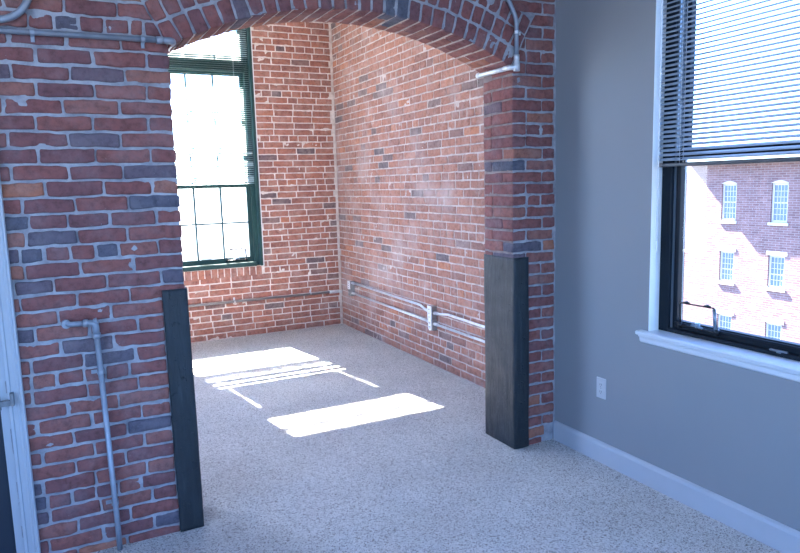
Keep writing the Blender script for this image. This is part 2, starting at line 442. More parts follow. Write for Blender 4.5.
def put(u0, u1, zt, tint, depth=.06, warp=None, zc=0):
    if u1-u0 < .02: return
    B.add(OF, UX, VZ, NF, u0+J+RNG.uniform(-.003, .002), u1-J+RNG.uniform(-.002, .003), zt-CH+J+RNG.uniform(-.0015, .002), zt-J+RNG.uniform(-.002, .0015),
          depth, tint, warp, proud=RNG.uniform(-.002, .003))
def under_door(u0, u1, zt): return u1 > DOORX0 and u0 < DOORX1+.02 and zt-CH < DOORZ
for i in range(-16, 36):
    zt = row_top(i); zm = zt-CH/2
    if zt > CEIL+.05: continue
    # left of the opening
    end = XL_
    if zm > SPR: end = min(XL_, xsk(zt))
    above = zm > AZ+RO*math.cos(ANG)
    if above: end = AX-math.sqrt(max(0, (RO+.004)**2-(zm-AZ)**2))
    if zt-.012 < BRD: end = .374
    js = list(JO[i]) if 0 <= i < 36 else [(-.03 if i % 2 else .07), (.175 if i % 2 else .275)]
    if i < 0 or above:
        while js[-1]+.235 < end: js.append(js[-1]+.205)
    js = [x for x in js if x < end-.03] or [end-.1]
    x = js[0]
    while x > -2.5: x -= .205; js.insert(0, x)
    ed = js+[end]
    for k in range(len(ed)-1):
        idx = len(ed)-2-k
        a, b = ed[k], ed[k+1]
        if under_door(a, b, zt):
            if a < DOORX0 < b: b = DOORX0
            elif a < -.21 < b and b > -.2: a = max(a, -.225)
            else: continue
        last = idx == 0
        L = b-a
        sk = zm > SPR-.02 and last and end < AX-.01
        put(a, b+(.05 if sk else 0)+(0.004 if last and not sk else 0), zt, OV.get((i, idx), tnt()), (.06 if not last else (.09 if L > .15 else .19)), (radial if above else warpL) if sk else None)
    if i >= 0 and zt-.012 >= BRD and zt < SPR+.03:            # jamb return, left
        L = ed[-1]-ed[-2]; y0 = .10 if L > .15 else .20
        B.add((XL_, YF, 0), (0, 1, 0), (0, 0, 1), (1, 0, 0), y0, TH-.004, zt-CH+J, zt-J, .06, tnt())
    # right pier
    st = XR_
    if zm > SPR: st = xskr(zt-CH)
    if above: st = AX+math.sqrt(max(0, (RO+.004)**2-(zm-AZ)**2))
    if zt-.012 < BRD: st = 2.349
    if zt > CEIL: continue
    jx = 2.455 if i % 2 else 2.342
    if i % 6 == 1: jx = None
    if jx is None: ed = [st]+[x for x in (2.345, 2.445) if x > st+.03]+[XG-.006]
    else: ed = [st]+([jx] if jx > st+.03 else [])+[XG-.006]
    if jx is not None and jx < 2.4 and zt > BRD: ed = [st]+([2.342] if st < 2.31 else [])+[2.535]
    if above:
        ed = [XG-.006]; x = 2.455 if i % 2 else 2.342
        while x > st+.03: ed.insert(0, x); x -= .205
        ed.insert(0, st)
    for k in range(len(ed)-1):
        a, b = ed[k], ed[k+1]; first = k == 0; sk = zm > SPR-.02 and first and st > AX+.01
        if zm < .12 and b > 2.5: b = 2.47
        if i == 34 and first: a = a
        put(a-(.05 if sk else 0)-(.004 if first and not sk and zt-.012 >= BRD else 0), b, zt, tnt(), (.06 if not first else (.09 if b-a > .15 else .19)), (radial if above else warpR) if sk else None)
    if i >= 0 and zt-.012 >= BRD and zt < SPR+.03:
        y0 = .10 if ed[1]-ed[0] > .15 else .20
        B.add((XR_, YF, 0), (0, 1, 0), (0, 0, 1), (-1, 0, 0), y0, TH-.004, zt-CH+J, zt-J, .06, tnt())
# arch rings: three rings of headers, the inner one running through the wall
nv = int(round(2*ANG*RI/.0665))
for ring in range(3):
    ra = RI+ring*.099; rb = ra+.099
    cnt = nv if ring == 0 else int(round(2*ANG*(ra+.02)/.068))
    for k in range(cnt):
        a0 = -ANG+2*ANG*k/cnt; a1 = -ANG+2*ANG*(k+1)/cnt; am = (a0+a1)/2
        R_ = np.array([math.sin(am), 0, math.cos(am)]); Tn = np.array([math.cos(am), 0, -math.sin(am)])
        hw = (a1-a0)*(ra+.04)/2-.0055
        def wr(u, v, hw=hw, rr=ra, d=(a1-a0)/2):
            return u*(v/(rr+.04)*1.0), v
        org = (AX, YF, AZ)
        t = RNG.uniform(.2, .7) if RNG.random() > .08 else RNG.uniform(.05, .15)
        if ring == 0 and 16 <= k <= 17: t = .0
        B.add(org, Tn, R_, NF, -hw, hw, ra-(.002 if ring == 0 else -.006), rb-.006, (.195 if k % 2 else .095) if ring == 0 else .05, t, wr, proud=RNG.uniform(-.003, .003))
        if ring == 0:
            y0 = .205 if k % 2 else .105
            hw2 = (a1-a0)*RI/2-.005
            B.add((AX+R_[0]*RI, YF, AZ+R_[2]*RI), (0, 1, 0), Tn, -R_, y0, TH-.002, -hw2, hw2, .09, RNG.uniform(.7, 1.0), jit=.0014)  # tint pushed towards orange to paint warm bounce light onto the soffit
def inside(u, v):
    zarch = AZ+np.sqrt(np.maximum(0, RI**2-(u-AX)**2))
    return (u > XL_) & (u < XR_) & (v < zarch)
def snapf(u, v):
    ins = inside(u, v); lo = ins & (v < SPR-.01)
    u = np.where(lo, np.where(u < AX, XL_-.006, XR_+.006), u)
    hi = ins & ~lo; r = np.hypot(u-AX, v-AZ); k = (RI+.006)/np.maximum(r, .1)
    near = r > RI-.03
    u2 = np.where(hi, AX+(u-AX)*k, u); v2 = np.where(hi, AZ+(v-AZ)*k, v)
    return u2, v2
def keepf(u, v): return ~inside(u, v)
mort = [mortar_grid(OF, UX, VZ, NF, -.25, XG+.02, 0, CEIL, .0125, keepf, snapf),
        mortar_grid(OF, UX, VZ, NF, -2.5, DOORX0, 0, CEIL, .05),
        mortar_grid(OF, UX, VZ, NF, DOORX0, -.25, DOORZ, CEIL, .05)]
for (xx, s) in ((XL_, 1), (XR_, -1)):
    mort.append(mortar_grid((xx, YF, 0), (0, 1, 0), (0, 0, 1), (s, 0, 0), .006, TH, 0, SPR+.02, .0125, back=.006, amp=.002))
core = MB()
na = 60; core_m = 1                                          # soffit mortar and far face of the wall
for k in range(na):
    a0 = -ANG-.01+2*(ANG+.01)*k/na; a1 = -ANG-.01+2*(ANG+.01)*(k+1)/na; rr = RI+.0035
    p = [(AX+rr*math.sin(a), AZ+rr*math.cos(a)) for a in (a0, a1)]
    core.poly([(p[0][0], YF+.006, p[0][1]), (p[1][0], YF+.006, p[1][1]), (p[1][0], YF+TH, p[1][1]), (p[0][0], YF+TH, p[0][1])], 2)
    core.poly([(p[0][0], YF+TH, p[0][1]), (p[1][0], YF+TH, p[1][1]), (p[1][0], YF+TH, ACEIL), (p[0][0], YF+TH, ACEIL)])
xl = AX-(RI+.007)*math.sin(ANG+.01); xr = AX+(RI+.007)*math.sin(ANG+.01)
core.poly([(DOORX1, YF+TH, 0), (xl, YF+TH, 0), (xl, YF+TH, ACEIL), (DOORX1, YF+TH, ACEIL)])
core.poly([(xr, YF+TH, 0), (XR+.1, YF+TH, 0), (XR+.1, YF+TH, ACEIL), (xr, YF+TH, ACEIL)])
core.box(-2.5, DOORX0, YF+.03, YF+TH, 0, ACEIL); core.box(DOORX0, DOORX1, YF+.03, YF+TH, DOORZ, ACEIL); core.box(DOORX0-.05, DOORX1+.01, YF+.22, YF+TH, 0, DOORZ+.02)  # last box: unseen panel added behind the door to stop light leaking
core.box(XG+.01, XR+.12, YF-.0, YF+TH, 0, ACEIL)
core.box(-2.5, XR+.1, YF+.01, YF+TH, CEIL-.02, ACEIL)
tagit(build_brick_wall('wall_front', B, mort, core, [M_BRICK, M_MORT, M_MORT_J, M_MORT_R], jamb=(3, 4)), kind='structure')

# ---- alcove back wall ------------------------------------------------------
def field(B, O, U, V, Nn, u0, u1, z0, z1, holes, seed, jj=.0052, start=0.0, L=.212, r=.005, corner_gap=0):
    rg = random.Random(seed); k = 0; z = z0
    while z < z1:
        head = (k % 7 == 3)
        l = L/2 if head else L
        u = u0 - (l*.5 if k % 2 else 0) - rg.uniform(0, .03)-start
        while u < u1-corner_gap:
            ll = l*rg.uniform(.96, 1.04) if not (not head and rg.random() < .07) else l*.5
            a, b = max(u, u0), min(u+ll, u1-corner_gap); u += ll
            segs = [(a, b)]
            for (h0, h1, g0, g1) in holes:
                if z+CH*.5 > g0 and z+CH*.5 < g1:
                    ns = []
                    for (p, q) in segs:
                        if q <= h0 or p >= h1: ns.append((p, q))
                        else:
                            if p < h0: ns.append((p, h0))
                            if q > h1: ns.append((h1, q))
                    segs = ns
            for (p, q) in segs:
                if q-p < .03: continue
                B.add(O, U, V, Nn, p+jj, q-jj, z+jj, min(z+CH, z1)-jj, .03, tnt(), jit=.0016, r=r, proud=rg.uniform(-.002, .002))
        z += CH; k += 1
BW0, BW1, BZ0, BZ1 = .545, 1.885, .735, 3.60          # alcove window opening
AL = -.30                                            # alcove left wall
B = Bricks()
field(B, (0, YB, 0), (1, 0, 0), (0, 0, 1), (0, -1, 0), AL, XR, 0.0, ACEIL, [(BW0, BW1, BZ0-.10, BZ1)], 5, start=.05, corner_gap=.018)
u = BW0
while u < BW1-.03:                                   # rowlock course under the window
    B.add((0, YB, 0), (1, 0, 0), (0, 0, 1), (0, -1, 0), u+.004, min(u+.066, BW1)-.004, BZ0-.10, BZ0-.004, .09, tnt(), jit=.0016, r=.005); u += .066
mort = []
def strip(a, b, c, d): mort.append(mortar_grid((0, YB, 0), (1, 0, 0), (0, 0, 1), (0, -1, 0), a, b, c, d, .02, amp=.0022, back=.004))
strip(AL, BW0, 0, ACEIL); strip(BW1, XR, 0, ACEIL); strip(BW0, BW1, 0, BZ0); strip(BW0, BW1, BZ1, ACEIL)
core = MB()
for bx in ((AL-.1, BW0, 0, ACEIL), (BW1, XR+.1, 0, ACEIL), (BW0, BW1, 0, BZ0-.01), (BW0, BW1, BZ1, ACEIL)):
    core.box(bx[0], bx[1], YB+.012, YB+.34, bx[2], bx[3])
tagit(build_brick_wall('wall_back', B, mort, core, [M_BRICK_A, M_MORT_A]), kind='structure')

# ---- alcove right wall -----------------------------------------------------
B = Bricks()
field(B, (XR, YF+TH, 0), (0, 1, 0), (0, 0, 1), (-1, 0, 0), 0, YB-YF-TH, 0.0, ACEIL, [], 9, start=.02)
mort = [mortar_grid((XR, YF+TH, 0), (0, 1, 0), (0, 0, 1), (-1, 0, 0), 0, YB-YF-TH, 0, ACEIL, .02, amp=.0022, back=.004)]
core = MB(); core.box(XR+.012, XR+.2, YF+TH-.0, YB+.1, 0, ACEIL)
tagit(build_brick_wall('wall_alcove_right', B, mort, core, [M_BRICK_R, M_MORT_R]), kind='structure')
# alcove left wall: same brick, out of view from here, with a tall opening added for the fill lamp
ALW0, ALW1 = 4.5, 5.9
B = Bricks()
field(B, (AL, YF+TH, 0), (0, 1, 0), (0, 0, 1), (1, 0, 0), 0, YB-YF-TH, 0.0, ACEIL, [(ALW0-YF-TH, ALW1-YF-TH, .78, 3.3)], 19)
mort = []
for a, b, c_, d_ in ((YF+TH, ALW0, 0, ACEIL), (ALW1, YB, 0, ACEIL), (ALW0, ALW1, 0, .78), (ALW0, ALW1, 3.3, ACEIL)):
    mort.append(mortar_grid((AL, 0, 0), (0, 1, 0), (0, 0, 1), (1, 0, 0), a, b, c_, d_, .04, amp=.0015, back=.005))
core = MB()
for a, b, c_, d_ in ((YF+TH, ALW0, 0, ACEIL), (ALW1, YB+.1, 0, ACEIL), (ALW0, ALW1, 0, .78), (ALW0, ALW1, 3.3, ACEIL)):
    core.box(AL-.2, AL-.012, a, b, c_, d_)
tagit(build_brick_wall('wall_alcove_left', B, mort, core, [M_BRICK_A, M_MORT_A]), kind='structure')

m = MB(); m.box(AL-.1, XR+.1, YF+TH-.02, YB+.3, ACEIL, ACEIL+.1); tagit(m.build('ceiling_alcove', M_WHITE), kind='structure')
m = MB(); m.box(-2.6, XG+.2, -4.1, YF+.02, CEIL, CEIL+.1); tagit(m.build('ceiling', M_WHITE), kind='structure')

# ---- grey wall with window openings ---------------------------------------
WY0, WY1, WZ0, WZ1 = .95, 2.355, .775, 2.86
m = MB(); XO = XG+.22
cuts = [(WY0, WY1), (-1.695, -.305), (-3.895, -2.505)]
ys = [YF+.02]
for a, b in cuts: ys += [b, a]
ys += [-4.1]
for k in range(0, len(ys), 2): m.box(XG, XO, ys[k+1], ys[k], 0, CEIL)
for a, b in cuts: m.box(XG, XO, a, b, 0, WZ0); m.box(XG, XO, a, b, WZ1, CEIL)
wr_ = m.build('wall_right', M_WALL); tagit(wr_, kind='structure')
m = MB(); ys = [YF, 1.9, .5, -.3, -1.7, -4.1]                # unseen openings added for the fill lamps
for k in range(0, 6, 2): m.box(-2.6, -2.4, ys[k+1], ys[k], 0, CEIL)
for a, b in ((.5, 1.9), (-1.7, -.3)): m.box(-2.6, -2.4, a, b, 0, WZ0); m.box(-2.6, -2.4, a, b, WZ1, CEIL)
tagit(m.build('wall_left', M_WALL), kind='structure')
m = MB(); xs = [-2.6, -1.6, -.2, .4, 1.8, XO]  # openings behind the camera, added to admit the rear fill lamps
for k in range(0, 6, 2): m.box(xs[k], xs[k+1], -4.2, -4.05, 0, CEIL)
for a, b in ((-1.6, -.2), (.4, 1.8)): m.box(a, b, -4.2, -4.05, 0, WZ0); m.box(a, b, -4.2, -4.05, WZ1, CEIL)
tagit(m.build('wall_rear', M_WALL), kind='structure')

# baseboard
m = MB(); t = .016
prof = [(XG, 0), (XG-t, 0), (XG-t, .095), (XG-t*.75, .108), (XG-.006, .114), (XG, .116)]
m.prism([(x, -4.0, z) for x, z in prof], (0, YF-.004+4.0, 0)); tagit(m.build('baseboard_right', M_TRIM), kind='structure')

# ---- near window -----------------------------------------------------------
def near_window(nm, y0, y1, detail=True):
    e = empty(nm, (XG, (y0+y1)/2, WZ0), kind='structure')
    m = MB()                                        # plaster returns
    m.box(XG+.001, XG+.066, y1-.004, y1+.0, WZ0, WZ1); m.box(XG+.001, XG+.066, y0, y0+.004, WZ0, WZ1); m.box(XG+.001, XG+.066, y0, y1, WZ1-.004, WZ1)
    m.build('reveal', M_RETURN, e)
    m = MB(); fx0, fx1 = XG+.063, XG+.17; zb = WZ0+.018
    for a, b in ((y1-.062, y1-.004), (y0+.004, y0+.062)): m.box(fx0, fx1, a, b, zb, WZ1-.004, bev=.003)
    m.box(fx0, fx1, y0+.06, y1-.06, zb, zb+.020, bev=.003); m.box(fx0, fx1, y0+.06, y1-.06, WZ1-.07, WZ1-.004, bev=.003)
    m.build('frame', M_NAVY, e)
    m = MB()                                        # jamb tracks
    for sgn, yy in ((-1, y1-.062), (1, y0+.062)):
        for k in range(3): m.box(fx0+.018+k*.028, fx0+.024+k*.028, yy, yy+sgn*.010, zb+.020, WZ1-.07)
        m.box(fx0+.02, fx1-.01, yy, yy+sgn*.003, zb+.020, WZ1-.07)
    m.build('jamb_track', M_ALU, e)
    for (nm2, xa, za, zc, bot, top) in (('lower_sash', XG+.085, zb+.018, 1.675, .042, .045), ('upper_sash', XG+.125, 1.625, WZ1-.068, .045, .05)):
        s = MB(); a, b = y0+.07, y1-.07; d = .034; sw = .026
        s.box(xa, xa+d, b-sw, b, za, zc, bev=.003); s.box(xa, xa+d, a, a+sw, za, zc, bev=.003)
        s.box(xa, xa+d, a+sw, b-sw, za, za+bot, bev=.003); s.box(xa, xa+d, a+sw, b-sw, zc-top, zc, bev=.003)
        if nm2 == 'lower_sash': s.box(xa-.012, xa+.002, a+.02, b-.02, za+bot-.016, za+bot-.006, bev=.002)
        so_ = s.build(nm2, M_NAVY, e)
        gl = MB(); gl.box(xa+d/2-.002, xa+d/2+.002, a+sw-.004, b-sw+.004, za+bot-.004, zc-top+.004); go = gl.build('pane', M_GLASS); go.parent = so_
        go.matrix_parent_inverse = so_.matrix_parent_inverse.copy() if False else Matrix.Identity(4)
        go.matrix_parent_inverse = Matrix.Identity(4)
    return e
near_window('window_1', WY0, WY1)
near_window('window_3', -1.695, -.305); near_window('window_4', -3.895, -2.505)
for k, (a, b) in enumerate(cuts):                     # stool and apron under each window
    m = MB()
    pr = [(XG+.07, .792), (XG-.036, .792), (XG-.042, .786), (XG-.040, .776), (XG-.034, .772), (XG+.07, .772)]
    m.prism([(x, a+.0005, z) for x, z in pr], (0, b-a-.001, 0), 0)
    pr2 = [(XG+.0, .792), (XG-.036, .792), (XG-.042, .786), (XG-.040, .776), (XG-.034, .772), (XG+.0, .772)]
    m.prism([(x, b-.001, z) for x, z in pr2], (0, .046, 0)); m.prism([(x, a-.06, z) for x, z in pr2], (0, .062, 0))
    ap = [(XG, .772), (XG-.026, .772), (XG-.026, .764), (XG-.018, .758), (XG-.014, .738), (XG-.006, .730), (XG, .730)]
    m.prism([(x, a-.04, z) for x, z in ap], (0, b-a+.08, 0))
    tagit(m.build('trim_%d' % (k+1), M_SILL), kind='structure')

# window opening bail with its two rubber pads, and latch
def bail(o_loc, U, Nn, parent, s=1.0, wdt=.205, hgt=.118, rad=.0036):
    """U: unit along the sash, Nn: unit into the room; placed with its foot centre on o_loc"""
    O = Vector(o_loc); U = Vector(U); Nn = Vector(Nn); Z = Vector((0, 0, 1))
    def P(a, b, c): return O+U*a+Z*b+Nn*c
    m = MB()
    pts = [P(-wdt/2, 0, .0), P(-wdt/2+.008, hgt, .016), P(wdt/2-.008, hgt, .016), P(wdt/2, 0, .0)]
    m.tube(fillet(pts, .008, 4), rad, 8)
    root = m.build('opening_bail', M_BLACK, parent)
    def sub(mb, nm, mat):
        o = mb.build(nm, mat); o.parent = root; o.matrix_parent_inverse = Matrix.Identity(4); return o
    for a in (-wdt*.28, wdt*.28):
        k = MB(); k.tube([P(a-.014, hgt+.003, .016), P(a+.014, hgt+.003, .016)], .0065, 10)
        k.tube([P(a, hgt, .016), P(a, hgt+.012, .016)], .006, 8); sub(k, 'rubber_pad', M_BLACK)
    k = MB(); k.tube([P(-wdt/2, .006, .004), P(wdt/2, .006, .004)], .006, 8)
    for a in (-wdt/2, wdt/2): k.tube([P(a, -.006, .002), P(a, .02, .004)], .011, 10)
    sub(k, 'hinge_bar', M_BLACK)
    k = MB(); k.tube([P(.0, .012, .006), P(.0, .034, .008)], .012, 12); k.tube([P(-.03, .02, .012), P(.03, .014, .012)], .006, 8); sub(k, 'latch', M_ALU)
    k = MB(); k.tube([P(wdt/2+(-.006 if s > 0 else .006), .012, .007), P(wdt/2-.012, hgt-.004, .012)], .008, 12); sub(k, 'damper', M_ALU)
w1 = [o for o in bpy.data.objects if o.name == 'window_1'][0]
bail((XG+.072, 2.122, .832), (0, -1, 0), (-1, 0, 0), w1)
m = MB(); m.box(XG+.056, XG+.070, 1.68, 1.76, .814, .822, bev=.003); m.box(XG+.062, XG+.074, 1.71, 1.73, .808, .816); m.build('sash_pull', M_ALU, w1)

# ---- alcove window ---------------------------------------------------------
w2 = empty('window_2', ((BW0+BW1)/2, YB, BZ0), kind='structure')
m = MB(); fy0, fy1 = YB-.012, YB+.16
for a, b, y_ in ((BW0+.004, BW0+.036, fy0), (BW0+.03, BW0+.078, YB+.058), (BW1-.078, BW1-.030, YB+.058), (BW1-.036, BW1-.006, fy0)): m.box(a, b, y_, fy1, BZ0, BZ1, bev=.004)
m.box(BW0+.07, BW1-.07, fy0+.004, fy1, BZ0, BZ0+.045, bev=.004); m.box(BW0+.07, BW1-.07, fy0+.01, fy1, BZ1-.05, BZ1, bev=.004)
m.box(BW0+.07, BW1-.07, YB+.062, fy1, 2.715, 2.845, bev=.006)
m.box(BW0+.10, BW1-.10, YB+.056, fy1, 2.76, 2.80, bev=.004)
m.build('frame', M_GREEN, w2)
m = MB(); m.box(BW1-.006, BW1+.004, YB-.010, YB+.05, BZ0, BZ1); m.box(BW0-.004, BW0+.006, YB-.010, YB+.05, BZ0, BZ1); m.build('caulk_line', M_WHITE, w2)
GX0, GX1 = .70, 1.765
M_MUNT = simple('green_muntin', (.04, .10, .12), .5)
for (nm2, ya, za, zc, bot, top, rows_) in (('lower_sash', YB+.075, BZ0+.042, 1.595, .055, .04, 2), ('upper_sash', YB+.115, 1.555, 2.72, .04, .04, 3), ('transom_sash', YB+.09, 2.84, BZ1-.045, .035, .05, 2)):
    s = MB(); a, b = BW0+.078, BW1-.078; d = .036
    s.box(GX1, b+.002, ya, ya+d, za, zc, bev=.003); s.box(a-.002, GX0, ya, ya+d, za, zc, bev=.003)
    s.box(GX0, GX1, ya, ya+d, za, za+bot, bev=.003); s.box(GX0, GX1, ya, ya+d, zc-top, zc, bev=.003)
    so_ = s.build(nm2, M_GREEN, w2)
    g = MB(); g.box(GX0-.004, GX1+.004, ya+.016, ya+.020, za+bot-.004, zc-top+.004); go = g.build('pane', M_GLASS); go.parent = so_; go.matrix_parent_inverse = Matrix.Identity(4)
    g = MB(); w_ = (GX1-GX0)/4
    for k in range(1, 4): g.box(GX0+w_*k-.009, GX0+w_*k+.009, ya+.004, ya+.032, za+bot, zc-top)
    for k in range(1, rows_): z = za+bot+(zc-top-za-bot)*k/rows_; t_ = .015 if nm2 == 'transom_sash' else .009; g.box(GX0, GX1, ya+.005, ya+.031, z-t_, z+t_)
    go = g.build('muntins', M_MUNT); go.parent = so_; go.matrix_parent_inverse = Matrix.Identity(4)
bail((1.615, YB+.06, .80), (1, 0, 0), (0, -1, 0), w2, -1, rad=.0065)
m = MB(); m.box(1.26, 1.36, YB+.055, YB+.075, .835, .845, bev=.002); m.build('sash_pull', M_ALU, w2)

# ---- door at the left edge ---------------------------------------------------
d = empty('door_1', (-.72, YF, 0), kind='structure')
m = MB(); m.box(DOORX0+.03, DOORX1-.03, YF+.03, YF+.07, .004, DOORZ-.03, bev=.004)
for (za, zb_) in ((.2, .9), (1.05, 1.9)):
    for (xa, xb) in ((DOORX0+.13, -.78), (-.66, DOORX1-.13)): m.box(xa, xb, YF+.022, YF+.034, za, zb_, bev=.008)
m.build('door_leaf', M_DOOR, d)
m = MB()
for x0, x1 in ((DOORX1+.002, -.188), (DOORX0-.08, DOORX0+.002)):
    s = 1 if x0 > -.5 else -1; w_ = x1-x0
    a, b = (x0, x1) if s > 0 else (x1, x0)
    pr = [(a, YF+.02), (a, YF-.016), (a+s*.010, YF-.018), (a+s*.014, YF-.013), (a+s*.030, YF-.013), (a+s*.036, YF-.017), (a+s*.040, YF-.017), (a+s*.043, YF-.022), (a+s*.047, YF-.027), (a+s*.053, YF-.027), (b, YF-.022), (b, YF+.02)]
    m.prism([(x, y, 0.0) for x, y in pr], (0, 0, DOORZ+.06))
m.box(DOORX0-.08, -.188, YF-.025, YF+.02, DOORZ, DOORZ+.085, bev=.004)
m.box(DOORX1-.03, DOORX1, YF+.005, YF+TH, 0, DOORZ); m.box(DOORX0, DOORX0+.03, YF+.005, YF+TH, 0, DOORZ); m.box(DOORX0, DOORX1, YF+.005, YF+TH, DOORZ-.03, DOORZ)
m.build('casing', M_TRIM, d)
m = MB(); m.box(-.280, -.230, YF-.030, YF-.013, .712, .735, bev=.002); m.box(-.236, -.222, YF-.038, YF-.013, .712, .765, bev=.002)
m.tube([(-.275, YF-.026, .70), (-.275, YF-.026, .755)], .006, 10); m.build('hinge', M_HW, d)
for zz in (1.7,):
    m = MB(); m.box(-.280, -.264, YF-.010, YF+.03, zz, zz+.08, bev=.002); m.build('hinge', M_HW, d)

# ================================================================== THINGS
# charcoal boards lining the foot of the arch
def board(x0, x1, label):
    m = MB(); y0, y1 = YF-.012, YF+TH+.004; nz = 60
    secs = []
    rg = random.Random(int(x0*1000))
    c = .004
    prof = [(x0+c, y0), (x1-c, y0), (x1, y0+c), (x1, y1-c), (x1-c, y1), (x0+c, y1), (x0, y1-c), (x0, y0+c)]
    full = []
    for a, b in zip(prof, prof[1:]+prof[:1]):
        L = math.hypot(a[0]-b[0], a[1]-b[1]); k = max(1, int(L/.018))
        for t in range(k): full.append((a[0]+(b[0]-a[0])*t/k, a[1]+(b[1]-a[1])*t/k))
    n = len(full); V = []
    for j in range(nz+1):
        z = BRD*j/nz
        for (x, y) in full: V.append((x, y, z))
    P = np.array(V); cx = (x0+x1)/2; cy = (y0+y1)/2
    nn = np.stack([np.clip((P[:, 0]-cx)/((x1-x0)/2), -1, 1)**9, np.clip((P[:, 1]-cy)/((y1-y0)/2), -1, 1)**9, np.zeros(len(P))], 1)
    Q = P.copy(); Q[:, 2] *= .15
    P = P+nn*((wnoise(Q, 120, 31)*.0009+wnoise(P, 22, 32)*.0011)[:, None])
    m.v = [tuple(p) for p in P]
    for j in range(nz):
        for k in range(n): m.face((j*n+k, j*n+(k+1) % n, (j+1)*n+(k+1) % n, (j+1)*n+k), 0, True)
    m.face(tuple(reversed(range(n)))); m.face(tuple(nz*n+k for k in range(n)))
    o = m.build('jamb_guard_board', M_CHAR)
    for e in o.data.polygons: pass
    tagit(o, label, 'guard board', 'charcoal boards lining the foot of the arch'); return o
board(.373, .479, 'tall charcoal painted board at the left foot of the brick arch, beside the grey pipe')
board(2.243, 2.350, 'tall charcoal painted board at the right foot of the brick arch, near the grey wall')

def strap(mb, c, axis, r):                         # one hole strap around a pipe that runs along axis; wall behind is +Y
    c = Vector(c); a = Vector(axis).normalized(); n = Vector((0, -1, 0)); s = a.cross(n).normalized()
    pts = []
    for k in range(13):
        t = math.pi*k/12; pts.append(c+s*math.cos(t)*r+n*math.sin(t)*r)
    w_ = .008
    for p, q in zip(pts, pts[1:]):
        b = len(mb.v); mb.v += [tuple(p-a*w_), tuple(p+a*w_), tuple(q+a*w_), tuple(q-a*w_)]; mb.face((b, b+1, b+2, b+3), 0, True)
    return pts

# conduit across the top of the left pier, wrapping into the arch
RC = .0115
cy_ = YF-.018
c = empty('wall_conduit', (.0, cy_, 2.162), 'long level grey conduit strapped near the top of the left brick pier', 'conduit')
m = MB(); m.tube([(-2.4, cy_, 2.155), (.462, cy_, 2.168)], RC, 14); m.build('pipe', M_PAINTPIPE, c)
for x in (-.03, .372, -.6, -1.2, -1.8):
    z = 2.166+.0045*x
    m = MB(); p = strap(m, (x, cy_, z), (1, 0, 0), RC+.002)
    m.box(x-.007, x+.007, YF-.005, YF-.001, z-.034, z-.004, bev=.001); m.tube([(x, YF-.008, z-.026), (x, YF-.004, z-.026)], .004, 8)
    m.box(x-.007, x+.007, YF-.02, YF-.003, z-.0145, z-.0125); m.build('strap', M_PAINTPIPE, c)
m = MB(); m.tube([(.425, cy_, 2.1675), (.452, cy_, 2.168)], RC+.004, 12)
m.tube(fillet([(.452, cy_, 2.168), (.492, cy_, 2.168), (.492, YF+.02, 2.168)], .02, 8), RC+.003, 12)
m.tube([(.492, YF+.006, 2.168), (.492, YF+.03, 2.168)], RC+.005, 12); m.build('elbow_fitting', M_PAINTPIPE, c)
m = MB(); m.tube([(.492, YF+.02, 2.166), (.492, YF+TH-.02, 2.166)], RC*.9, 12); m.build('return_pipe', M_STEEL, c)

# bent conduit at the very top left
c = empty('bent_conduit', (-.10, YF-.022, 2.21), 'curved grey conduit sweeping upwards in the top left corner of the photo', 'conduit')
m = MB(); yy = YF-.024
m.tube(fillet([(-2.4, yy, 2.198), (-.026, yy, 2.203), (-.026, yy, 3.24)], .125, 16), .0135, 14); m.build('pipe', M_PAINTPIPE, c)
m = MB(); strap(m, (-.026, yy, 2.62), (0, 0, 1), .0155); m.box(-.066, -.036, YF-.006, YF-.002, 2.61, 2.63); m.build('strap', M_STEEL, c)

# conduit beside the right end of the arch
c = empty('arch_conduit', (2.262, YF-.018, 2.16), 'bright steel conduit running down beside the arch and turning under its right springing', 'conduit')
m = MB(); yy = YF-.020
m.tube(fillet([(2.150, yy, 3.24), (2.150, yy, 2.60), (2.262, yy, 2.40), (2.262, yy, 2.185)], .14, 12), RC, 14); m.build('pipe', M_PAINTPIPE, c)
m = MB(); m.tube([(2.262, yy, 2.215), (2.262, yy, 2.188)], RC+.004, 12)
m.tube(fillet([(2.262, yy, 2.195), (2.262, yy, 2.150), (2.228, YF+.0, 2.150), (2.224, YF+.04, 2.150)], .02, 6), RC+.003, 12)
m.tube([(2.262, yy, 2.172), (2.262, yy, 2.130)], RC+.006, 12)
m.build('elbow_fitting', M_STEEL, c)
m = MB(); m.tube([(2.230, YF+.01, 2.150), (2.230, YF+TH+.02, 2.152)], .0135, 14); m.tube([(2.230, YF+TH-.002, 2.152), (2.230, YF+TH+.022, 2.152)], .0165, 14)
m.build('return_pipe', M_STEEL, c)
m = MB(); strap(m, (2.262, yy, 2.33), (0, 0, 1), RC+.002); m.box(2.272, 2.30, YF-.006, YF-.002, 2.321, 2.339); m.build('strap', M_STEEL, c)

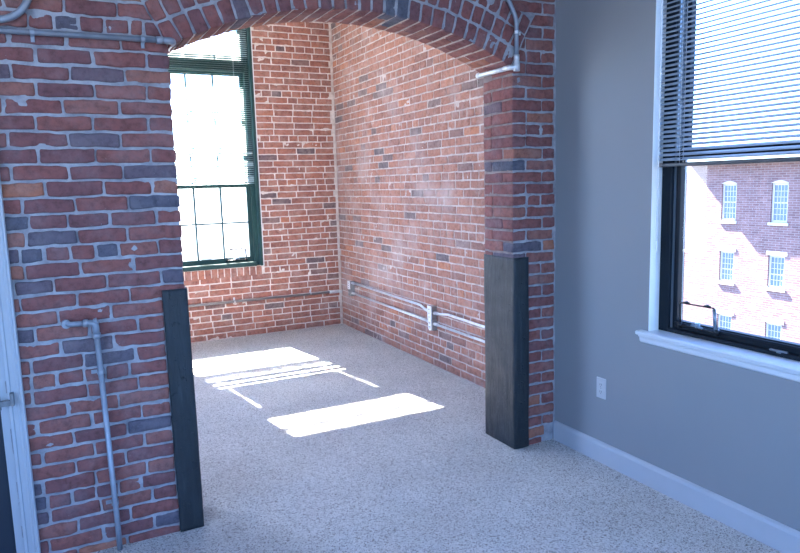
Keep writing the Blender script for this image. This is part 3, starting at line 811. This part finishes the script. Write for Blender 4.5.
# upright pipe with elbow on the left pier
c = empty('upright_pipe', (.106, YF-.03, 0), 'slim grey upright pipe on the left brick pier, elbowed into the wall at its top', 'pipe')
yy = YF-.032
m = MB(); m.tube([(.113, yy, .0), (.113, yy, .10), (.098, yy, 1.0)], .0115, 14); m.build('riser', M_PAINTPIPE, c)
m = MB(); m.tube(fillet([(.098, yy, .955), (.097, yy, 1.012), (.05, yy+.002, 1.014)], .018, 7), .0142, 14)
m.tube([(.0985, yy, .948), (.0985, yy, .968)], .0165, 14); m.tube([(.071, yy, 1.014), (.052, yy, 1.014)], .0165, 14)
m.tube([(.094, yy, 1.016), (.106, yy-.002, 1.020)], .014, 10); m.build('elbow_fitting', M_PAINTPIPE, c)
m = MB(); m.tube(fillet([(.06, yy, 1.014), (.0, yy, 1.016), (-.012, YF+.01, 1.016)], .012, 5), .0115, 14); m.build('stub_pipe', M_PAINTPIPE, c)
m = MB(); m.tube([(-.010, YF-.022, 1.016), (-.012, YF-.002, 1.016)], .018, 18); m.build('wall_flange', M_PAINTPIPE, c)
for z in (.80, .215):
    x = .113-.015*(z-.1)/.9
    m = MB(); strap(m, (x, yy, z), (0, 0, 1), .0135)
    m.box(x-.036, x-.012, YF-.008, YF-.004, z-.008, z+.008); m.box(x-.0145, x-.0125, yy, YF-.004, z-.008, z+.008); m.box(x+.0125, x+.0145, yy, YF-.004, z-.008, z+.008)
    m.tube([(x-.028, YF-.012, z), (x-.028, YF-.006, z)], .004, 8); m.build('strap', M_PAINTPIPE, c)

# alcove conduits and boxes
c = empty('wall_conduit', (1.9, YB-.02, .383), 'thin dull conduit running level along the alcove back wall under the window', 'conduit')
m = MB(); m.tube([(AL+.02, YB-.020, .388), (2.66, YB-.020, .380)], .011, 12); m.build('pipe', M_BOX, c)
for x in (.4, 1.55, 2.38):
    m = MB(); strap(m, (x, YB-.020, .384), (1, 0, 0), .013); m.box(x-.009, x+.009, YB-.006, YB-.002, .39, .425); m.build('strap', M_STEEL, c)
m = MB(); m.tube([(2.60, YB-.022, .381), (2.70, YB-.022, .380)], .0175, 12)
m.tube([(2.715, YB-.022, .38), (2.715, YB-.06, .38)], .016, 12); m.build('corner_fitting', M_STEEL, c)

def wall_tube(mb, pts, r): mb.tube(fillet(pts, .05, 5), r, 12)
X = XR-.024
def outlet_box(y, z0, label, full=True):
    c = empty('outlet_box', (XR, y, z0), label, 'outlet box', 'outlet boxes on the alcove conduits')
    hh = .205 if full else .155; wd = .060
    m = MB()
    m.box(XR-.050, XR+.002, y-wd/2, y+wd/2, z0+hh*.48, z0+hh, bev=.003); m.box(XR-.048, XR+.002, y-wd/2-.002, y+wd/2+.002, z0, z0+hh*.47, bev=.003)
    m.build('box', M_BOX, c)
    m = MB(); m.box(XR-.056, XR-.050, y-wd/2-.004, y+wd/2+.002, z0+hh*.47, z0+hh+.004, bev=.002); a = m.build('cover_plate', M_PLATE, c)
    for k in range(3):
        m = MB(); m.tube([(XR-.059, y, z0+hh*(.56+.16*k)), (XR-.055, y, z0+hh*(.56+.16*k))], .004, 8)
        s = m.build('screw', M_DARKSLOT); s.parent = a; s.matrix_parent_inverse = Matrix.Identity(4)
    # lower duplex receptacle plate with rounded ends
    m = MB(); pts = []
    zc, hz, hy = z0+hh*.24, hh*.24, .026
    for k in range(24):
        t = 2*math.pi*k/24; cz = (hz-hy) if math.sin(t) > 0 else -(hz-hy)
        pts.append((XR-.054, y+hy*math.cos(t), zc+cz+hy*math.sin(t)))
    m.prism(pts, (.008, 0, 0)); b = m.build('receptacle', M_PLATE if full else M_BOX, c)
    m = MB()
    for dz in (-.018, .018):
        for dy in (-.007, .007): m.box(XR-.0555, XR-.0535, y+dy-.0018, y+dy+.0018, zc+dz-.006, zc+dz+.006)
        m.tube([(XR-.0555, y, zc+dz-.011), (XR-.0535, y, zc+dz-.011)], .003, 8)
    s = m.build('slots', M_DARKSLOT); s.parent = b; s.matrix_parent_inverse = Matrix.Identity(4)
    return c
outlet_box(6.58, .375, 'small steel outlet box with a white cover beside the far alcove corner', False)
outlet_box(4.83, .320, 'steel outlet box with round ended white receptacle, midway along the brick side wall')
runs = [('upper', [(X, 6.55, .515), (X, 6.0, .512), (X, 5.04, .503), (X, 4.95, .478), (X, 4.86, .476)], 'upper bent steel conduit between the two outlet boxes on the side wall'),
        ('lower', [(X, 6.55, .405), (X, 4.86, .383)], 'lower straight steel conduit between the two outlet boxes on the side wall'),
        ('upper', [(X, 4.80, .470), (X, 4.70, .476), (X, 4.58, .492), (X, YF+TH+.01, .476)], 'upper steel conduit from the middle outlet box to behind the charcoal board'),
        ('lower', [(X, 4.80, .378), (X, YF+TH+.01, .370)], 'lower steel conduit from the middle outlet box to behind the charcoal board')]
for _, pts, lab in runs:
    c = empty('side_wall_conduit', pts[0], lab, 'conduit', 'conduit runs on the alcove side wall')
    m = MB(); wall_tube(m, pts, .0105); m.build('pipe', M_STEEL, c)
    for k, (p, q) in enumerate(((pts[0], pts[1]), (pts[-1], pts[-2]))):
        p = Vector(p); q = Vector(q); dd = (q-p).normalized()
        if k == 1 and abs(p.y-(YF+TH+.01)) < .02: continue
        m = MB(); m.tube([p, p+dd*.055], .0145, 12); m.build('connector', M_STEEL, c)

# outlet on grey wall
c = empty('wall_outlet', (XG, 2.668, .418), 'white duplex outlet plate on the grey painted wall', 'outlet')
m = MB(); m.box(XG-.006, XG+.001, 2.633, 2.704, .361, .475, bev=.003); a = m.build('plate', M_OUT, c)
for dz in (-.0195, .0195):
    m = MB(); m.box(XG-.0075, XG-.004, 2.668-.017, 2.668+.017, .418+dz-.014, .418+dz+.014, bev=.0015); b = m.build('socket', M_OUT, c)
    m = MB()
    for dy in (-.006, .006): m.box(XG-.0082, XG-.0072, 2.668+dy-.001, 2.668+dy+.001, .418+dz-.004, .418+dz+.006)
    m.tube([(XG-.0082, 2.668, .418+dz-.009), (XG-.0072, 2.668, .418+dz-.009)], .0022, 8)
    s = m.build('slots', M_DARKSLOT); s.parent = b; s.matrix_parent_inverse = Matrix.Identity(4)
m = MB(); m.tube([(XG-.0075, 2.668, .418), (XG-.005, 2.668, .418)], .003, 8); m.build('screw', M_HW, c)

# ---- venetian blinds --------------------------------------------------------
def slat_set(mb, O, U, Nn, a0, a1, z_list, tilt, wid=.025, holes=(), hw=.004, curve=.0016, tilts=None):
    """slats run along U; Nn points into the room; tilt>0 lifts the outer edge"""
    O = Vector(O); U = Vector(U); Nn = Vector(Nn); Z = Vector((0, 0, 1))
    for i, z in enumerate(z_list):
        tl = tilts[i] if tilts else tilt
        ca, sa = math.cos(tl), math.sin(tl)
        cs = []
        for k in range(5):
            s = (k/4-.5)*wid; h = curve*(1-(2*k/4-1)**2)
            cs.append((s*ca+h*sa, -s*sa+h*ca))          # (inward, up)
        spans = []; x = a0
        for hp in sorted(holes): spans.append((x, hp-hw, 'f')); spans.append((hp-hw, hp+hw, 'n')); x = hp+hw
        spans.append((x, a1, 'f'))
        for (p, q, kd) in spans:
            rng = range(4) if kd == 'f' else (0, 3)
            b = len(mb.v)
            for e in (p, q):
                for (n_, h_) in cs: mb.v.append(tuple(O+U*e+Nn*n_+Z*(z+h_)))
            for k in rng: mb.face((b+k, b+k+1, b+5+k+1, b+5+k), 0, True)
def blind(name_loc, O, U, Nn, a0, a1, ztop, zbot, pitch, tilts_fn, holes, label, skip=(), rail_h=.022, wand=None, railmat=None, hw=.004, sm=None):
    c = empty('venetian_blind', name_loc, label, 'window blind')
    O = Vector(O); U = Vector(U); Nn = Vector(Nn); Z = Vector((0, 0, 1))
    def bx(m, a, b, n0, n1, z0, z1, bev=.003):
        P0 = O+U*a+Nn*n0; P1 = O+U*b+Nn*n1
        m.box(P0.x, P1.x, P0.y, P1.y, z0, z1, bev=bev)
    m = MB(); bx(m, a0, a1, -.016, .016, ztop-.030, ztop); m.build('headrail', M_SLAT, c)
    zs = []; z = ztop-.045; k = 0
    while z > zbot+rail_h+.008: zs.append(z); z -= pitch
    zs = [z for i, z in enumerate(zs) if not any(abs(z-s) < pitch*.5 for s in skip)]
    m = MB(); slat_set(m, O, U, Nn, a0, a1, zs, 0, holes=holes, tilts=[tilts_fn(z) for z in zs], hw=hw); m.build('slats', sm or M_SLAT, c)
    m = MB(); bx(m, a0, a1, -.013, .013, zbot, zbot+rail_h*.8, .004); m.build('bottom_rail', railmat or M_SLATD, c)
    for h in holes:
        m = MB()
        for n_ in (-.0125, .0125): m.tube([O+U*h+Nn*n_+Z*(zbot+.015), O+U*h+Nn*n_+Z*(ztop-.02)], .0009, 5)
        m.build('ladder_cord', M_CORD, c)
    if wand:
        a, z0, z1 = wand
        m = MB(); m.tube([O+U*a+Nn*.024+Z*z1, O+U*(a-.004)+Nn*.030+Z*z0], .0032, 8)
        m.tube([O+U*(a-.004)+Nn*.030+Z*(z0+.05), O+U*(a-.004)+Nn*.030+Z*z0], .0042, 8); m.build('tilt_wand', M_CORD, c)
    return c
blind((XG+.035, 1.645, 1.6), (XG+.034, 0, 0), (0, 1, 0), (-1, 0, 0), WY0+.012, WY1-.012, WZ1-.006, 1.592, .0215,
      lambda z: math.radians(34), (WY0+.14, 1.645, WY1-.14),
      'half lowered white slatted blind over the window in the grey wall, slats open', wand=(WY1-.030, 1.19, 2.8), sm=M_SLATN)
SUNT = math.atan(1.07)
def alc_tilt(z):
    if z > 2.86: return math.radians(33)                # slats turned edge on to the sun over the transom
    if any(abs(z-c_) < w_ for c_, w_ in ((1.64, .032), (1.78, .022), (1.90, .014))): return SUNT
    return math.radians(13)
blind((1.2, YB+.02, 1.56), (0, YB+.036, 0), (1, 0, 0), (0, -1, 0), BW0+.045, BW1-.042, BZ1-.055, 1.563, .0205,
      alc_tilt, (GX0+.08, GX1-.07),
      'tall white slatted blind on the green framed alcove window, lowered to the middle rail', railmat=M_GREEN, rail_h=.018, hw=.006, sm=M_SLATG)

# ---- the brick building across the way --------------------------------------
def far_brick():
    m, n, b = newmat('far_brick'); v = coords(n)
    sp = N(n, 'ShaderNodeSeparateXYZ'); n.links.new(v, sp.inputs[0])
    cb = N(n, 'ShaderNodeCombineXYZ'); n.links.new(sp.outputs[1], cb.inputs[0]); n.links.new(sp.outputs[2], cb.inputs[1])
    br = N(n, 'ShaderNodeTexBrick', Scale=1.0); n.links.new(cb.outputs[0], br.inputs['Vector'])
    br.inputs['Color1'].default_value = (.135, .075, .077, 1); br.inputs['Color2'].default_value = (.195, .12, .122, 1); br.inputs['Mortar'].default_value = (.245, .215, .22, 1)
    br.inputs['Brick Width'].default_value = .42; br.inputs['Row Height'].default_value = .13; br.inputs['Mortar Size'].default_value = .014
    mott = ramp(n, [(.3, (.8, .8, .8)), (.7, (1.2, 1.15, 1.1))], noise(n, v, 1.3, 6, .7))
    c = mixc(n, 1.0, br.outputs['Color'], mott.outputs[0], 'MULTIPLY'); n.links.new(c, b.inputs['Base Color']); b.inputs['Roughness'].default_value = .9
    return m
M_FAR = far_brick(); M_FTRIM = simple('pale_stone', (.5, .49, .46), .7); M_FGLASS = simple('blue_grey_pane', (.10, .17, .22), .15)
M_ROOF = simple('slate_roof', (.12, .12, .13), .8)
bd = empty('brick_building', (37, 20, -12), 'sunlit red brick building with rows of white windows seen through the right hand window', 'building')
FX = 35.0; RT = 2.2
wins = []
cols = [26.52, 23.42, 20.3, 17.2, 14.1]
for cI, yc in enumerate(cols):
    for (zb_, zt_, arched, ww) in ((-1.15, 1.0, True, .96), (-4.78, -2.95, False, .92), (-8.7, -6.75, False, .92)): wins.append((yc, zb_, zt_, arched, ww))
m = MB()                                           # facade with openings: piers and spandrels
edges = [46.0]
for yc in cols: edges += [yc+.48, yc-.48]
edges += [4.0]
for k in range(0, len(edges), 2): m.box(FX, FX+.35, edges[k+1], edges[k], -12, RT)
for yc in cols:
    zz = [-12, -8.7, -6.75, -4.78, -2.95, -1.15, 1.0, RT]
    for k in range(0, 8, 2): m.box(FX, FX+.35, yc-.48, yc+.48, zz[k], zz[k+1])
m.box(FX+.35, FX+10, 4.0, 46, -12, RT-.1)
m.build('wall', M_FAR, bd)
m = MB(); m.box(FX-.78, FX+10.3, 3.5, 29.32, RT, RT+.10); m.box(FX, FX+10.3, 29.32, 46.2, RT, RT+.12)
m.build('roof', M_ROOF, bd)
for (yc, zb_, zt_, arched, ww) in wins:
    m = MB(); y0, y1 = yc-.48, yc+.48; xw = FX+.10
    m.box(xw, xw+.08, y0, y0+.11, zb_, zt_); m.box(xw, xw+.08, y1-.11, y1, zb_, zt_)
    m.box(xw, xw+.08, y0+.1, y1-.1, zb_, zb_+.12); m.box(xw, xw+.08, y0+.1, y1-.1, zt_-.12, zt_)
    m.box(FX-.07, FX+.12, y0-.10, y1+.10, zb_-.16, zb_)      # sill
    if not arched: m.box(FX-.03, FX+.10, y0-.12, y1+.12, zt_, zt_+.22)
    else:
        pts = [(FX-.02, y0, zt_), (FX-.02, y1, zt_)]
        for k in range(9):
            t = k/8; pts.append((FX-.02, y1+(y0-y1)*t, zt_+.02+.13*math.sin(math.pi*t)))
        m.prism(pts, (.1, 0, 0))
    iy0, iy1, iz0, iz1 = y0+.11, y1-.11, zb_+.12, zt_-.12
    rows_ = 6 if arched else 5
    for k in range(1, 4): yy = iy0+(iy1-iy0)*k/4; m.box(xw+.02, xw+.06, yy-.014, yy+.014, iz0, iz1)
    for k in range(1, rows_):
        z = iz0+(iz1-iz0)*k/rows_; t = .03 if k == rows_//2 else .014; m.box(xw+.02, xw+.06, iy0, iy1, z-t, z+t)
    f = m.build('window', M_FTRIM, bd)
    g = MB(); g.box(xw+.035, xw+.045, iy0, iy1, iz0, iz1); go = g.build('pane', M_FGLASS); go.parent = f; go.matrix_parent_inverse = Matrix.Identity(4)
